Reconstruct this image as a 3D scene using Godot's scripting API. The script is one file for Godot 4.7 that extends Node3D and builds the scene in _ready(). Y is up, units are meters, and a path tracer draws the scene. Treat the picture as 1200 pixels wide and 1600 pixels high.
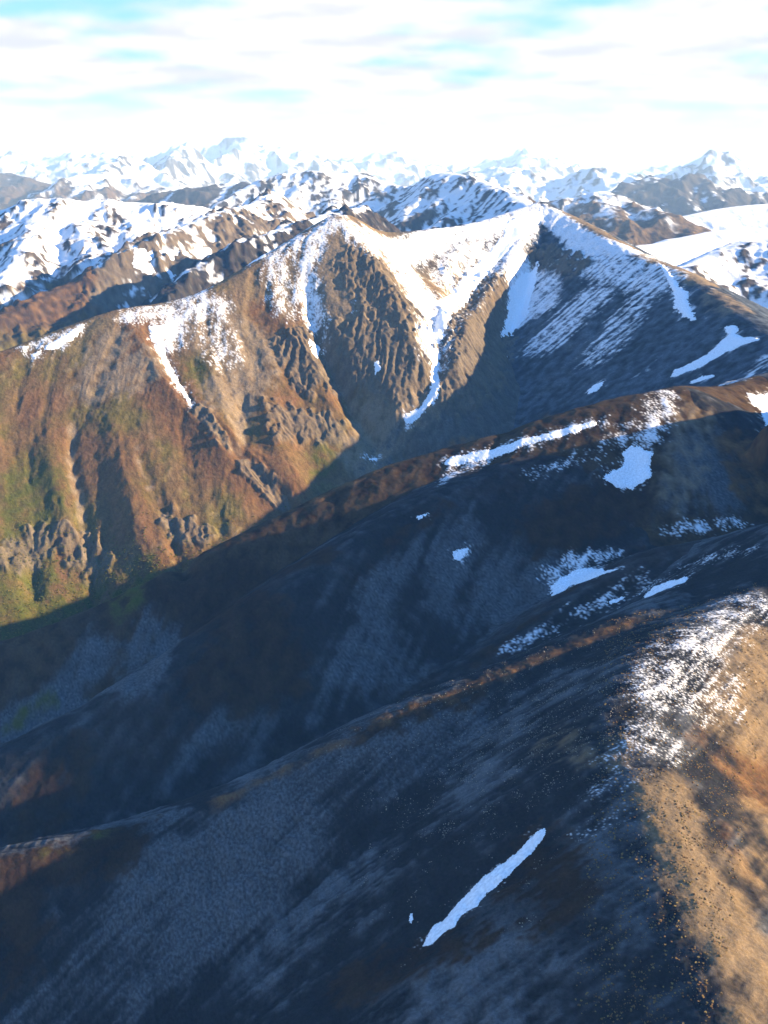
extends Node3D
# An autumn mountain landscape seen from the air: x is right, -z is away from the camera, heights are metres above the sea.

const EYE := Vector3(0, 2400, 0)
const PITCH := 19.4
const SUN_HEIGHT := 19.8
const SUN_TURN := 1.0

# the near ground: one macro height field on a 20 m grid
const NX0 := -2400.0
const ND0 := 200.0
const NC := 20.0
const NW := 211
const NH := 231
# the far ground: 50 m grid
const FX0 := -9000.0
const FD0 := 2000.0
const FC := 50.0
const FW := 361
const FH := 331
const NEAR_MASSES := 5
const MASSES := 24
const PAINTS := 7   # snow, bare gravel, red tundra, crag, green tundra, scree, dark heath

var near_ridges := []
var far_ridges := []
var strokes := []
var paints := []
var rows := []              # what the threads hand back, one entry per row
var near_h: PackedFloat32Array
var near_gx: PackedFloat32Array
var near_gd: PackedFloat32Array
var near_dg := []           # by how much each mass stands over all others
var near_paint := []
var far_h: PackedFloat32Array
var far_gx: PackedFloat32Array
var far_gd: PackedFloat32Array
var far_dg := []
var job := {}               # the mass that is being meshed
var built := {}             # finished near masses, for things that lie on them
var wide_noise: FastNoiseLite
var rib_noise: FastNoiseLite
var streak_noise: FastNoiseLite
var flute_noise: FastNoiseLite
var patch_noise: FastNoiseLite
var grain_noise: FastNoiseLite
var dust_noise: FastNoiseLite
var crag_noise: FastNoiseLite
var rock_noise: FastNoiseLite
var turn_count := 0
var sky_size := Vector2i(2400, 1200)

func _ready():
	# camera
	var cam := Camera3D.new()
	cam.name = "camera"
	cam.position = EYE
	cam.rotation_degrees.x = -PITCH
	cam.fov = rad_to_deg(2.0 * atan(800.0 / 1537.0))
	cam.near = 1.0
	cam.far = 60000.0
	add_child(cam)
	cam.current = true
	# sky, haze, exposure
	make_noises()
	var env := Environment.new()
	env.background_mode = Environment.BG_SKY
	var sky := Sky.new()
	var pano := PanoramaSkyMaterial.new()
	pano.panorama = make_sky()
	sky.sky_material = pano
	env.sky = sky
	env.tonemap_mode = Environment.TONE_MAPPER_LINEAR
	env.tonemap_exposure = 5.4
	env.fog_enabled = true
	env.fog_density = 0.000015
	env.fog_light_color = Color(0.42, 0.68, 1.0)
	env.volumetric_fog_enabled = true
	env.volumetric_fog_density = 0.0
	env.sdfgi_enabled = true
	env.ssao_enabled = true
	env.ssil_enabled = true
	var we := WorldEnvironment.new()
	we.name = "daylight"
	we.environment = env
	add_child(we)
	# thicker air in the valleys of the far ranges
	var bank := FogVolume.new()
	bank.name = "distant_haze"
	bank.size = Vector3(26000, 1900, 12000)
	bank.position = Vector3(0, 1950, -12600)
	var mist := FogMaterial.new()
	mist.density = 0.000062
	mist.albedo = Color(0.80, 0.91, 1.0)
	bank.material = mist
	add_child(bank)
	bank.set_meta("kind", "stuff")
	bank.set_meta("label", "pale blue haze filling the air around the far snowy ranges")
	bank.set_meta("category", "haze")
	# sun, low on the right
	var sun := DirectionalLight3D.new()
	sun.name = "sun"
	sun.light_energy = 1.6
	sun.light_color = Color(1.0, 0.89, 0.72)
	sun.light_angular_distance = 0.5
	sun.shadow_enabled = true
	add_child(sun)
	var el := deg_to_rad(SUN_HEIGHT)
	var az := deg_to_rad(SUN_TURN)
	var s := Vector3(cos(el) * cos(az), sin(el), cos(el) * sin(az))
	sun.look_at_from_position(Vector3(0, 3000, 0), Vector3(0, 3000, 0) - s)
	# the ground
	lay_out_ridges()
	for a in STROKES:
		strokes.append(spaced(PackedFloat32Array(a), 4, 40.0))
	lay_out_colours()
	make_near_fields()
	make_far_fields()
	var ground := ground_material(1.0 / 70.0, 0.6)
	var slope := ground_material(1.0 / 260.0, 0.8)
	var far_slope := ground_material(1.0 / 900.0, 0.6)
	mass(0, "foreground_ridge", "dark foreground ridge with a sunlit tan crest on the right", "ridge", 1.5, ground)
	mass(1, "middle_spur", "broad dark spur crossing the middle of the picture in shade", "ridge", 3.0, ground)
	mass(2, "dome_ridge", "brown rounded dome with a thin edged spur running down left", "ridge", 3.0, ground)
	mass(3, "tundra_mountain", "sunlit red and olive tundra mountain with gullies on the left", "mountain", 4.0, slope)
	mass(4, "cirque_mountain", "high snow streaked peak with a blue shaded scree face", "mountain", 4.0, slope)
	var far_names := [
		["snowy_ridge", "long white ridge with a level crest at far left", 11.0], ["rocky_ridge", "craggy tan rock ridge slanting down behind the tundra mountain", 10.0], ["dark_crag", "dark cliffed crag ridge just behind the brown summit", 10.0],
		["snowy_mountain", "jagged blue shaded snow mountain behind the saddle", 11.0], ["dark_mountain", "blue brown mountain with a white cap at far left", 18.0], ["brown_slope", "low brown mountain cut by the left edge of the photo", 20.0],
		["brown_ridge", "small brown ridge between snowy mountains left of centre", 16.0], ["white_mountain", "broad white mountain above the blue brown one", 24.0], ["white_pyramid", "sharp white pyramid on the skyline left of centre", 28.0],
		["white_massif", "highest white massif on the skyline left of centre", 32.0], ["white_range", "low white range along the left skyline", 32.0], ["pale_range", "palest white range fading into haze at centre skyline", 36.0],
		["snow_ridge", "white ridge under the hazy centre skyline", 22.0], ["white_peak", "tall pointed white peak on the right skyline", 24.0], ["dark_pyramid", "dark rocky snow streaked pyramid below the right skyline peak", 17.0],
		["brown_peak", "small brown triangular peak with one white face right of the high peak", 14.0], ["snow_plateau", "low snow covered plateau below the right skyline", 14.0], ["smooth_snow_dome", "smooth rounded snow dome behind the right hand ridge", 12.0], ["streaked_snow_slope", "snow slope with dark rock streaks at the right edge", 10.0]]
	for i in far_names.size():
		mass(NEAR_MASSES + i, far_names[i][0], far_names[i][1], "mountain", far_names[i][2], slope if far_names[i][2] < 13 else far_slope)
	valley_floor(far_slope)
	# snow that lies on the ground
	var snow := snow_material()
	for a in SNOW_PATCHES:
		snow_patch("snow_patch", a[0], PackedFloat32Array(a[2]), a[1], snow, false)
	for a in GLACIERS:
		snow_patch("glacier", a[0], PackedFloat32Array(a[2]), a[1], snow, true)
	scatter_things()

# ---------------------------------------------------------------- noise, sky, materials

func noise(freq: float, octaves: int, sd: int, ridged := false) -> FastNoiseLite:
	var n := FastNoiseLite.new()
	n.noise_type = FastNoiseLite.TYPE_SIMPLEX_SMOOTH
	n.frequency = freq
	n.seed = sd
	n.fractal_octaves = octaves
	n.fractal_type = FastNoiseLite.FRACTAL_RIDGED if ridged else (FastNoiseLite.FRACTAL_FBM if octaves > 1 else FastNoiseLite.FRACTAL_NONE)
	return n

func make_noises():
	wide_noise = noise(1.0 / 240.0, 4, 11)
	rib_noise = noise(1.0, 2, 12)
	streak_noise = noise(1.0, 2, 13)
	flute_noise = noise(1.0, 3, 18)
	patch_noise = noise(1.0 / 46.0, 4, 14)
	grain_noise = noise(1.0 / 5.0, 3, 15)
	dust_noise = noise(1.0, 2, 19)
	crag_noise = noise(1.0 / 70.0, 4, 16, true)
	rock_noise = noise(1.0 / 700.0, 5, 17, true)

func make_sky() -> ImageTexture:
	rows.clear()
	rows.resize(sky_size.y)
	for j in sky_size.y:
		sky_row(j)
	var all := PackedFloat32Array()
	for r in rows:
		all.append_array(r)
	return ImageTexture.create_from_image(Image.create_from_data(sky_size.x, sky_size.y, false, Image.FORMAT_RGBF, all.to_byte_array()))

var cloud_noise := noise(1.0, 6, 21)
var cloud_shape := noise(1.0, 3, 22)

func sky_row(j: int):
	var out := PackedFloat32Array()
	out.resize(sky_size.x * 3)
	var up := PI * (0.5 - (j + 0.5) / sky_size.y)
	var y := sin(up)
	var horizon := Color(0.222, 0.220, 0.212)
	for i in sky_size.x:
		var c := horizon
		if y > -0.005:
			var a := TAU * ((i + 0.5) / sky_size.x - 0.5)
			var dir := Vector3(sin(a) * cos(up), y, -cos(a) * cos(up))
			# clear air
			var t := clampf(y / 0.85, 0.0, 1.0)
			var blue := Color(0.098, 0.182, 0.228).lerp(Color(0.014, 0.094, 0.300), pow(t, 0.95))
			blue = Color(0.215, 0.222, 0.220).lerp(blue, smoothstep(0.0, 0.085, y))
			# a sheet of cloud, seen edge on near the horizon
			var k := 1.0 / (maxf(y, 0.0) + 0.10)
			var p := Vector2(dir.x, dir.z) * k
			var n := cloud_shape.get_noise_2d(p.x * 0.5 + 3.1, p.y * 0.5) * 0.75 + cloud_noise.get_noise_2d(p.x * 1.1, p.y * 1.3 + 7.0) * 0.75
			var low := 1.0 - smoothstep(0.03, 0.34, y)
			var cover := smoothstep(-0.42, 0.26, n + 0.80 * low - 0.46)
			var body := cloud_noise.get_noise_3d(p.x * 1.5 + 40.0, p.y * 2.6, 5.0)
			var white := Color(0.214, 0.207, 0.196).lerp(Color(0.166, 0.169, 0.174), smoothstep(-0.15, 0.45, body))
			c = blue.lerp(white, cover)
			c = horizon.lerp(c, smoothstep(-0.005, 0.03, y))
		out[i * 3] = c.r
		out[i * 3 + 1] = c.g
		out[i * 3 + 2] = c.b
	rows[j] = out

func grey_texture(sd: int, freq: float, octaves: int, lo: float, hi: float, relief: bool) -> ImageTexture:
	var n := noise(freq, octaves, sd)
	var im := n.get_seamless_image(1024, 1024, false, false, 0.15, true)
	im.convert(Image.FORMAT_RGBA8)
	if relief:
		im.bump_map_to_normal_map(5.0)
	else:
		im.adjust_bcs(1.0, 1.0, 1.0)
		var over := Image.create(1024, 1024, false, Image.FORMAT_RGBA8)
		over.fill(Color(hi, hi, hi, 1.0 - (hi - lo)))
		im.blend_rect(over, Rect2i(0, 0, 1024, 1024), Vector2i.ZERO)
	return ImageTexture.create_from_image(im)

var grain_texture: ImageTexture
var bump_texture: ImageTexture

func ground_material(scale: float, depth: float) -> StandardMaterial3D:
	if grain_texture == null:
		grain_texture = grey_texture(31, 0.07, 5, 0.62, 1.0, false)
		bump_texture = grey_texture(32, 0.02, 6, 0, 1, true)
	var m := StandardMaterial3D.new()
	m.vertex_color_use_as_albedo = true
	m.albedo_texture = grain_texture
	m.normal_enabled = true
	m.normal_texture = bump_texture
	m.normal_scale = depth
	m.uv1_triplanar = true
	m.uv1_world_triplanar = true
	m.uv1_scale = Vector3.ONE * scale
	m.roughness = 1.0
	m.metallic_specular = 0.08
	return m

func snow_material() -> StandardMaterial3D:
	var dirt_texture := grey_texture(33, 0.012, 6, 0.74, 1.0, false)
	var m := StandardMaterial3D.new()
	m.albedo_color = Color(0.95, 0.96, 0.97)
	m.albedo_texture = dirt_texture
	m.normal_enabled = true
	m.normal_texture = bump_texture
	m.normal_scale = 0.5
	m.uv1_triplanar = true
	m.uv1_world_triplanar = true
	m.uv1_scale = Vector3.ONE / 60.0
	m.roughness = 0.9
	m.metallic_specular = 0.15
	return m

# ---------------------------------------------------------------- the skeleton of crests, gullies and colours

func lay_out_ridges():
	near_ridge(0, 55, [299,470,1729,0.74,0.42,291,590,1757,0.74,0.42,286,672,1768,0.74,0.42,281,775,1785,0.75,0.42,289,868,1793,0.77,0.42,283,945,1804,0.77,0.42,316,1045,1816,0.74,0.42,382,1135,1826,0.71,0.42,530,1265,1833,0.66,0.42,659,1420,1881,0.62,0.42])
	near_ridge(1, 40, [659,1420,1881,0.66,0.95,1070,1440,2160,0.76,0.95,1140,1600,2260,0.77,0.85,1180,1760,2270,0.74,0.75,1190,1990,2090,0.68,0.63,1120,2240,1930,0.58,0.49,905,2330,1921,0.50,0.42])
	near_ridge(0, 35, [659,1420,1881,0.50,0.80,589,1400,1836,0.50,0.80,476,1345,1810,0.50,0.80,369,1290,1789,0.51,0.80,252,1240,1763,0.53,0.80,133,1205,1732,0.55,0.80,0,1165,1696,0.58,0.80,-129,1130,1643,0.63,0.80,-255,1100,1597,0.67,0.80,-377,1075,1572,0.73,0.80,-496,1050,1557,0.79,0.80,-653,1020,1522,0.85,0.80])
	near_ridge(1, 25, [742,1560,1851,0.42,0.60,640,1530,1810,0.42,0.60,486,1545,1793,0.42,0.60,299,1500,1713,0.42,0.60,137,1440,1625,0.42,0.60])
	near_ridge(2, 30, [905,2330,1921,0.50,0.78,773,2210,1926,0.51,0.78,635,2090,1949,0.51,0.78,478,2060,1928,0.52,0.78,340,2040,1891,0.53,0.78,137,2030,1830,0.56,0.78,-14,2000,1789,0.58,0.78,-202,1950,1713,0.61,0.78,-430,1850,1624,0.64,0.78,-579,1800,1562,0.67,0.78,-760,1750,1508,0.69,0.78,-1065,1700,1429,0.72,0.78])
	near_ridge(1, 50, [635,2090,1949,0.46,0.70,480,1985,1871,0.48,0.70,260,1920,1831,0.50,0.70,114,1850,1802,0.52,0.70,-48,1720,1744,0.55,0.70,-205,1600,1680,0.59,0.70,-383,1500,1593,0.63,0.70,-534,1430,1523,0.67,0.70,-634,1400,1487,0.70,0.70,-833,1350,1417,0.74,0.70])
	near_ridge(3, 25, [-1795,2900,1706,0.62,0.62,-1444,3050,1783,0.62,0.63,-1245,3180,1830,0.62,0.63,-1061,3280,1893,0.62,0.64,-904,3345,1941,0.62,0.64,-742,3400,1961,0.62,0.65,-595,3450,2003,0.62,0.66,-386,3600,2119,0.62,0.66,-174,3730,2233,0.62,0.67,-95,3800,2207,0.62,0.68,0,3900,2162,0.62,0.68,203,4050,2165,0.62,0.69,389,4150,2187,0.62,0.69,654,4300,2258,0.62,0.70])
	near_ridge(4, 25, [654,4300,2258,0.45,0.66,811,4050,2177,0.45,0.66,922,3650,2097,0.45,0.66,1000,3350,2066,0.45,0.66,1043,2950,2004,0.45,0.66,1059,2650,1960,0.45,0.66,1011,2450,1929,0.45,0.66,905,2330,1921,0.45,0.66])
	far_ridge(5, 20, [-3158,6300,2023,0.55,0.55,-2639,6400,2075,0.55,0.55,-2123,6400,2208,0.55,0.55,-1881,6450,2195,0.55,0.55,-1614,6500,2186,0.55,0.55,-1172,6500,2159,0.55,0.55,-987,6600,2116,0.55,0.55], 700, 1100, 420, false)
	far_ridge(6, 20, [-694,6600,2241,0.80,0.80,-809,6200,2185,0.80,0.80,-993,5900,2135,0.80,0.80,-1244,5500,2031,0.80,0.80,-1539,5150,1871,0.80,0.80,-1744,4850,1765,0.80,0.80,-2028,4600,1665,0.80,0.80], 200, 350, 230, true)
	far_ridge(7, 20, [-147,5900,2181,0.85,0.85,-231,5700,2175,0.85,0.85,-408,5450,2133,0.85,0.85,-614,5150,2067,0.85,0.85,-845,4950,1977,0.85,0.85,-990,4700,1859,0.85,0.85], 200, 300, 220, false)
	far_ridge(8, 20, [-1278,7600,2082,0.70,0.70,-974,7900,2288,0.70,0.70,-788,8000,2338,0.70,0.70,-541,8000,2366,0.70,0.70,-197,8000,2334,0.70,0.70,193,7800,2253,0.70,0.70,415,7500,2360,0.70,0.70,629,7300,2327,0.70,0.70,811,6900,2246,0.70,0.70,981,6300,2136,0.70,0.70,1126,6000,2077,0.70,0.70], 500, 900, 330, true)
	far_ridge(9, 20, [-4065,9600,1998,0.42,0.42,-3283,9800,2095,0.42,0.42,-3082,10000,2276,0.42,0.42,-2816,10400,2320,0.42,0.42,-2353,10300,2224,0.42,0.42,-2106,10000,2130,0.42,0.42], 500, 900, 600, false)
	far_ridge(10, 20, [-4775,10800,2380,0.40,0.40,-3785,10600,2306,0.40,0.40,-3251,10300,2152,0.40,0.40], 500, 900, 700, false)
	far_ridge(11, 20, [-2042,8900,2133,0.50,0.50,-1770,8800,2188,0.50,0.50,-1413,8800,2240,0.50,0.50,-1129,8700,2236,0.50,0.50,-949,8500,2145,0.50,0.50], 500, 700, 450, false)
	far_ridge(12, 20, [-4201,12200,2334,0.50,0.50,-3540,12300,2476,0.50,0.50,-3184,12400,2534,0.50,0.50,-2795,12300,2377,0.50,0.50,-2446,12000,2181,0.50,0.50], 700, 1200, 600, false)
	far_ridge(13, 20, [-3267,14000,2374,0.60,0.60,-2690,14000,2640,0.60,0.60,-2319,14000,2406,0.60,0.60,-2039,13800,2270,0.60,0.60], 800, 1300, 600, false)
	far_ridge(14, 20, [-2843,15500,2567,0.60,0.60,-2412,15500,2639,0.60,0.60,-2123,15500,2754,0.60,0.60,-1704,15500,2621,0.60,0.60,-1138,15500,2550,0.60,0.60,-571,15500,2407,0.60,0.60], 900, 1300, 600, false)
	far_ridge(15, 20, [-6633,15500,2567,0.60,0.60,-5688,15500,2550,0.60,0.60,-5129,15500,2460,0.60,0.60,-4551,15500,2541,0.60,0.60,-4083,15500,2478,0.60,0.60,-3513,15500,2478,0.60,0.60], 900, 1300, 700, false)
	far_ridge(16, 20, [-834,17000,2437,0.55,0.55,0,17000,2564,0.55,0.55,626,17000,2417,0.55,0.55,1253,17000,2358,0.55,0.55,1979,17000,2486,0.55,0.55,2305,17000,2632,0.55,0.55,2758,17000,2515,0.55,0.55,3185,17000,2348,0.55,0.55,4078,17000,2289,0.55,0.55,4802,17000,2368,0.55,0.55], 900, 1300, 800, false)
	far_ridge(17, 20, [920,11500,2291,0.50,0.50,1413,11500,2372,0.50,0.50,1828,11400,2246,0.50,0.50,2087,11300,2293,0.50,0.50,2339,11200,2366,0.50,0.50,2538,11000,2315,0.50,0.50,2736,10800,2191,0.50,0.50], 800, 1200, 600, false)
	far_ridge(18, 20, [3017,12500,2099,0.55,0.55,3460,12500,2318,0.55,0.55,3936,12500,2535,0.55,0.55,4151,12300,2405,0.55,0.55,4354,12200,2306,0.55,0.55,4814,12200,2235,0.55,0.55,5478,12200,2320,0.55,0.55], 900, 1400, 600, false)
	far_ridge(19, 20, [1945,9500,2104,0.60,0.60,2224,9600,2214,0.60,0.60,2509,9700,2303,0.60,0.60,2736,9600,2259,0.60,0.60,2877,9700,2325,0.60,0.60,3083,9600,2225,0.60,0.60,3565,9600,2169,0.60,0.60,4150,9600,2225,0.60,0.60], 600, 900, 450, false)
	far_ridge(20, 20, [1243,8000,2103,0.45,0.45,1488,8000,2165,0.45,0.45,1682,8000,2221,0.45,0.45,1865,7800,2134,0.45,0.45,2056,7500,2073,0.45,0.45], 500, 700, 500, false)
	far_ridge(21, 20, [1902,7600,1982,0.35,0.35,2334,7800,2050,0.35,0.35,2735,8000,2103,0.35,0.35,3228,8000,2136,0.35,0.35], 500, 800, 500, false)
	far_ridge(22, 60, [1273,5600,1946,0.32,0.32,1633,5900,1983,0.32,0.32,1988,6100,2028,0.32,0.32,2329,6200,2044,0.32,0.32,2793,6200,2059,0.32,0.32], 400, 700, 500, false)
	far_ridge(23, 20, [1430,4900,1927,0.55,0.55,1642,5100,1986,0.55,0.55,1832,5200,2032,0.55,0.55,2055,5200,2070,0.55,0.55,2379,5200,2089,0.55,0.55], 400, 600, 330, false)
var STROKES := [
	[-777,3263,-13,11,-692,3121,-23,11,-593,2969,-26,11,-419,2810,-39,15,-274,2692,-48,19],
	[-473,3177,-6,7,-438,2989,-19,7,-419,2847,-23,9],
	[-530,3102,-5,6,-476,2982,-14,6,-430,2878,-16,8],
	[-950,2941,-8,8,-929,2812,-26,9,-863,2662,-29,10,-816,2524,-36,13,-776,2429,-42,17],
	[-745,2854,-5,7,-665,2695,-19,9,-575,2531,-32,11,-402,1840,-39,15],
	[-975,2601,-10,9,-970,2525,-36,13,-945,2428,-42,15],
	[-500,2705,-10,7,-459,2591,-23,9],
	[-770,2639,-10,8,-774,2539,-26,10,-768,2465,-29,11],
	[-270,3481,-12,16,-232,3325,-36,22,-155,3138,-51,26,-20,2926,-36,22],
	[98,3880,-8,25,137,3586,-18,26,171,3290,-28,26,173,3143,-30,24,80,2977,-10,18],
	[-150,3691,6,25,-33,3496,22,35,64,3306,30,38,113,3123,12,30],
	[-399,3488,4,25,-344,3327,14,25,-250,3177,20,28,-162,3036,14,28],
	[637,4225,4,30,498,3932,38,48,354,3610,52,52,230,3119,26,44],
	[355,4041,4,26,242,3820,22,28,204,3528,14,24],
	[587,4011,-6,22,526,3765,-18,24,438,3543,-6,22],
	[923,3555,-2,30,779,3367,-12,40,626,3192,-6,40],
	[183,875,-2,14,108,854,-9,12,40,817,-12,12,-26,777,-14,14,-84,752,-14,16],
	[310,883,3,16,265,866,6,20,220,863,3,18],
	[322,1156,3,22,273,1026,7,26,221,982,3,24],
	[547,2935,-2,18,242,2000,-8,20,64,1869,-6,18],
	[499,1926,-6,26,494,1865,-12,30,441,1780,-6,26],
	[-381,1785,-4,14,-420,1708,-8,14,-413,1483,-6,14],
	[-536,1724,-4,14,-548,1660,-8,14,-520,1460,-6,14],
	[-850,3294,6,40,-687,3061,26,55,-504,2885,34,60,-319,2748,30,50],
	[-1048,2973,6,50,-981,2772,20,50,-901,2581,26,36],
	[-859,2966,4,45,-770,2760,18,45,-685,2542,24,40],
	[-558,3159,8,30,-486,2979,18,30],
	[-375,3183,8,45,-332,2910,22,50,-245,2757,20,45],
]
func lay_out_colours():
	paint("scree", 87, 0.6, [629,1987,619,1814,497,1759])
	paint("scree", 78, 0.55, [327,1661,136,1584,44,1509])
	paint("tan", 14, 0.75, [-954,2941,-933,2812,-868,2662,-823,2525])
	paint("tan", 15, 0.8, [-480,3164,-445,2988,-428,2856])
	paint("tan", 12, 0.7, [-530,3102,-484,2980,-437,2876])
	paint("tan", 12, 0.6, [-745,2834,-672,2695,-587,2549])
	paint("tan", 14, 0.7, [-581,2951,-428,2808,-297,2701])
	paint("tan", 21, 0.5, [-264,3457,-166,3159,-30,2944])
	paint("snow", 47, 0.46, [503,1237,424,1154,346,1077,316,1020])
	paint("snow", 42, 0.42, [412,1087,381,1007])
	paint("snow", 25, 0.36, [288,935,244,922])
	paint("snow", 10, 0.6, [291,891,244,887,217,882])
	paint("snow", 11, 0.55, [257,830,203,840])
	paint("snow", 27, 0.42, [320,920,289,968])
	paint("snow", 20, 0.5, [433,1496,346,1471,272,1451,209,1445])
	paint("snow", 13, 0.55, [568,1402,481,1487])
	paint("snow", 21, 0.5, [524,1715,664,1709])
	paint("snow", 23, 0.55, [421,1668,351,1669,290,1641])
	paint("snow", 40, 0.55, [599,2056,539,1936])
	paint("snow", 16, 0.6, [226,1966,132,1941,115,1871])
	paint("snow", 22, 0.45, [468,1933,333,1888,280,1870])
	paint("snow", 26, 0.4, [464,1986,521,1939])
	paint("snow", 52, 0.5, [1001,2552,835,2346])
	paint("snow", 55, 0.85, [679,4189,803,3862,900,3706])
	paint("snow", 19, 0.4, [814,2897,752,2855,647,2971])
	paint("snow", 75, 0.76, [-23,3672,226,4001,411,4104,611,4234])
	paint("snow", 88, 0.72, [35,3674,143,3440,170,3177])
	paint("snow", 122, 0.6, [339,3985,274,3733])
	paint("snow", 64, 0.62, [598,4156,418,3863,215,3322,166,3176])
	paint("snow", 73, 0.75, [523,3923,501,3658])
	paint("snow", 86, 0.6, [693,3917,829,3630,936,3337])
	paint("snow", 117, 0.56, [721,3513,575,3407])
	paint("snow", 104, 0.5, [849,3311,696,3137])
	paint("snow", 47, 0.5, [1497,4914,896,3530])
	paint("snow", 72, 0.6, [640,3882,586,3648])
	paint("snow", 68, 0.58, [-652,3389,-745,4882,-384,3579,-184,3688])
	paint("snow", 44, 0.66, [-217,3647,-271,3504,-237,3347,-201,3259])
	paint("snow", 57, 0.6, [-126,3676,-45,3552])
	paint("snow", 54, 0.58, [-853,3308,-670,3362,-551,3359])
	paint("snow", 79, 0.46, [-577,3309,-518,3166])
	paint("snow", 48, 0.66, [-689,3207,-694,3309])
	paint("snow", 71, 0.5, [-377,3488,-325,3372])
	paint("snow", 32, 0.7, [120,3387,149,3150])
	paint("snow", 54, 0.42, [0,3477,85,3260])
	paint("snow", 21, 0.6, [-1184,3188,-994,3271])
	paint("snow", 53, 0.34, [-86,3348,0,3170])
	paint("tan", 92, 0.6, [-883,3190,-906,3054,-753,3101])
	paint("tan", 119, 0.62, [-594,3282,-416,3181,-482,3029])
	paint("tan", 162, 0.75, [-125,3620,-22,3368,82,3102])
	paint("tan", 100, 0.6, [0,3057,-59,2905])
	paint("tan", 109, 0.6, [-222,3499,-128,3310])
	paint("tan", 59, 0.65, [497,1143,417,998])
	paint("tan", 35, 0.8, [289,857,284,768,302,673])
	paint("tan", 31, 0.45, [388,867,355,739])
	paint("tan", 39, 0.6, [322,663,291,591])
	paint("tan", 70, 0.42, [636,1988,564,1789])
	paint("tan", 64, 0.7, [728,4172,934,3701,1032,3238])
	paint("tan", 73, 0.5, [1043,2952,1027,3087])
	paint("tan", 36, 0.42, [195,995,262,909])
	paint("tan", 51, 0.6, [83,3166,163,3104])
	paint("tan", 65, 0.6, [-79,2943,0,3012])
	paint("red", 99, 0.75, [-810,3245,-693,3037,-518,2844,-297,2701])
	paint("red", 68, 0.7, [-409,3345,-303,3193,-267,3109])
	paint("red", 84, 0.6, [-301,3013,-329,2866])
	paint("red", 118, 0.5, [-985,2871,-797,2802,-711,2642])
	paint("red", 98, 0.4, [-1079,3015,-1111,2841])
	paint("red", 39, 0.6, [428,983,405,876])
	paint("red", 23, 0.5, [352,959,370,919])
	paint("red", 17, 0.55, [326,825,346,751])
	paint("red", 17, 0.7, [510,2943,195,2890,-14,2002,-202,1953])
	paint("red", 11, 0.8, [367,1281,250,1232,132,1197,0,1158,-128,1123,-236,1095])
	paint("red", 63, 0.5, [708,1908,713,1795])
	paint("crag", 114, 0.8, [-230,3199,-84,3212,62,3123])
	paint("crag", 60, 0.75, [-287,2962,-169,2962])
	paint("crag", 57, 0.7, [-305,3228,-246,3110])
	paint("crag", 125, 0.75, [382,3722,286,3243,214,3092])
	paint("crag", 36, 0.3, [242,3820,251,3754])
	paint("crag", 92, 0.6, [-89,3489,64,3306])
	paint("crag", 58, 0.7, [-1021,2510,-966,2563])
	paint("crag", 54, 0.6, [-901,2581,-797,2522])
	paint("crag", 49, 0.65, [-595,2604,-520,2575])
	paint("crag", 28, 0.8, [-407,2785,-297,2701])
	paint("crag", 24, 0.7, [-571,2951,-479,2844])
	paint("crag", 44, 0.55, [-359,2997,-311,2893])
	paint("crag", 68, 0.6, [628,3976,720,3783])
	paint("olive", 111, 0.7, [-1019,2774,-994,2538,-977,2353])
	paint("olive", 75, 0.55, [-609,3087,-468,2914])
	paint("olive", 37, 0.6, [-709,2793,-680,2676])
	paint("olive", 63, 0.55, [-158,2932,-193,2839])
	paint("olive", 64, 0.6, [-839,2390,-908,2337])
	paint("olive", 78, 0.2, [-1167,3201,-1193,3147])
	paint("olive", 10, 0.6, [-338,1088,-447,1055])
	paint("olive", 30, 0.5, [-637,1623,-690,1595])
	paint("olive", 57, 0.55, [-645,2468,-515,1811])
	paint("scree", 44, 1.0, [-390,1720,-405,1495,-621,1607,-688,1585])
	paint("scree", 37, 0.8, [-557,1704,-598,1664])
	paint("scree", 37, 0.8, [-453,1757,-467,1691])
	paint("scree", 85, 0.55, [-126,1428,0,1560,117,1667,241,1733])
	paint("scree", 81, 0.75, [85,1139,-83,1086,-237,982,-394,908])
	paint("scree", 39, 0.45, [-306,1350,-188,1411])
	paint("scree", 157, 0.35, [200,2999,448,3429,570,3084])
	paint("scree", 11, 0.7, [-254,1096,-311,1081])
	paint("scree", 61, 0.4, [376,1832,169,1734])
	paint("scree", 34, 0.7, [40,2955,-77,2841])
	paint("heath", 71, 0.7, [-350,1747,-181,1458,-289,1457])
	paint("heath", 76, 0.7, [470,1806,312,1730])
	paint("heath", 63, 0.55, [725,1925,725,1751])
	paint("heath", 41, 0.7, [-371,1051,-487,1023,-333,1065])
	paint("heath", 24, 0.7, [131,1186,-34,1143])
	paint("heath", 47, 0.6, [-118,1687,-282,1815,-446,1793])
	paint("heath", 49, 0.6, [-444,953,-465,1002])
	paint("heath", 63, 0.6, [-513,1351,-538,1285])
	paint("heath", 33, 0.6, [-41,818,96,790])
	paint("heath", 48, 0.6, [173,773,146,841])
	paint("heath", 12, 0.8, [472,1690,278,1498,147,1442])
	paint("heath", 30, 0.5, [123,1790,0,1697])
	paint("heath", 29, 0.5, [494,2965,134,1985])
	paint("snow", 7, .42, [170,873,160,874,140,865,126,863,107,860,90,851,74,843,63,834,53,836,40,815,50,809,61,814,74,813,81,824,96,823,107,834,123,838,142,847,160,857,171,865,170,873])
	paint("snow", 8, .42, [29,865,31,862,31,850,28,854,29,865])
	paint("snow", 13, .42, [128,1688,137,1693,158,1698,151,1684,137,1672,128,1674,128,1688])
	paint("snow", 13, .42, [63,1765,82,1770,83,1765,66,1758,63,1765])
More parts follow.
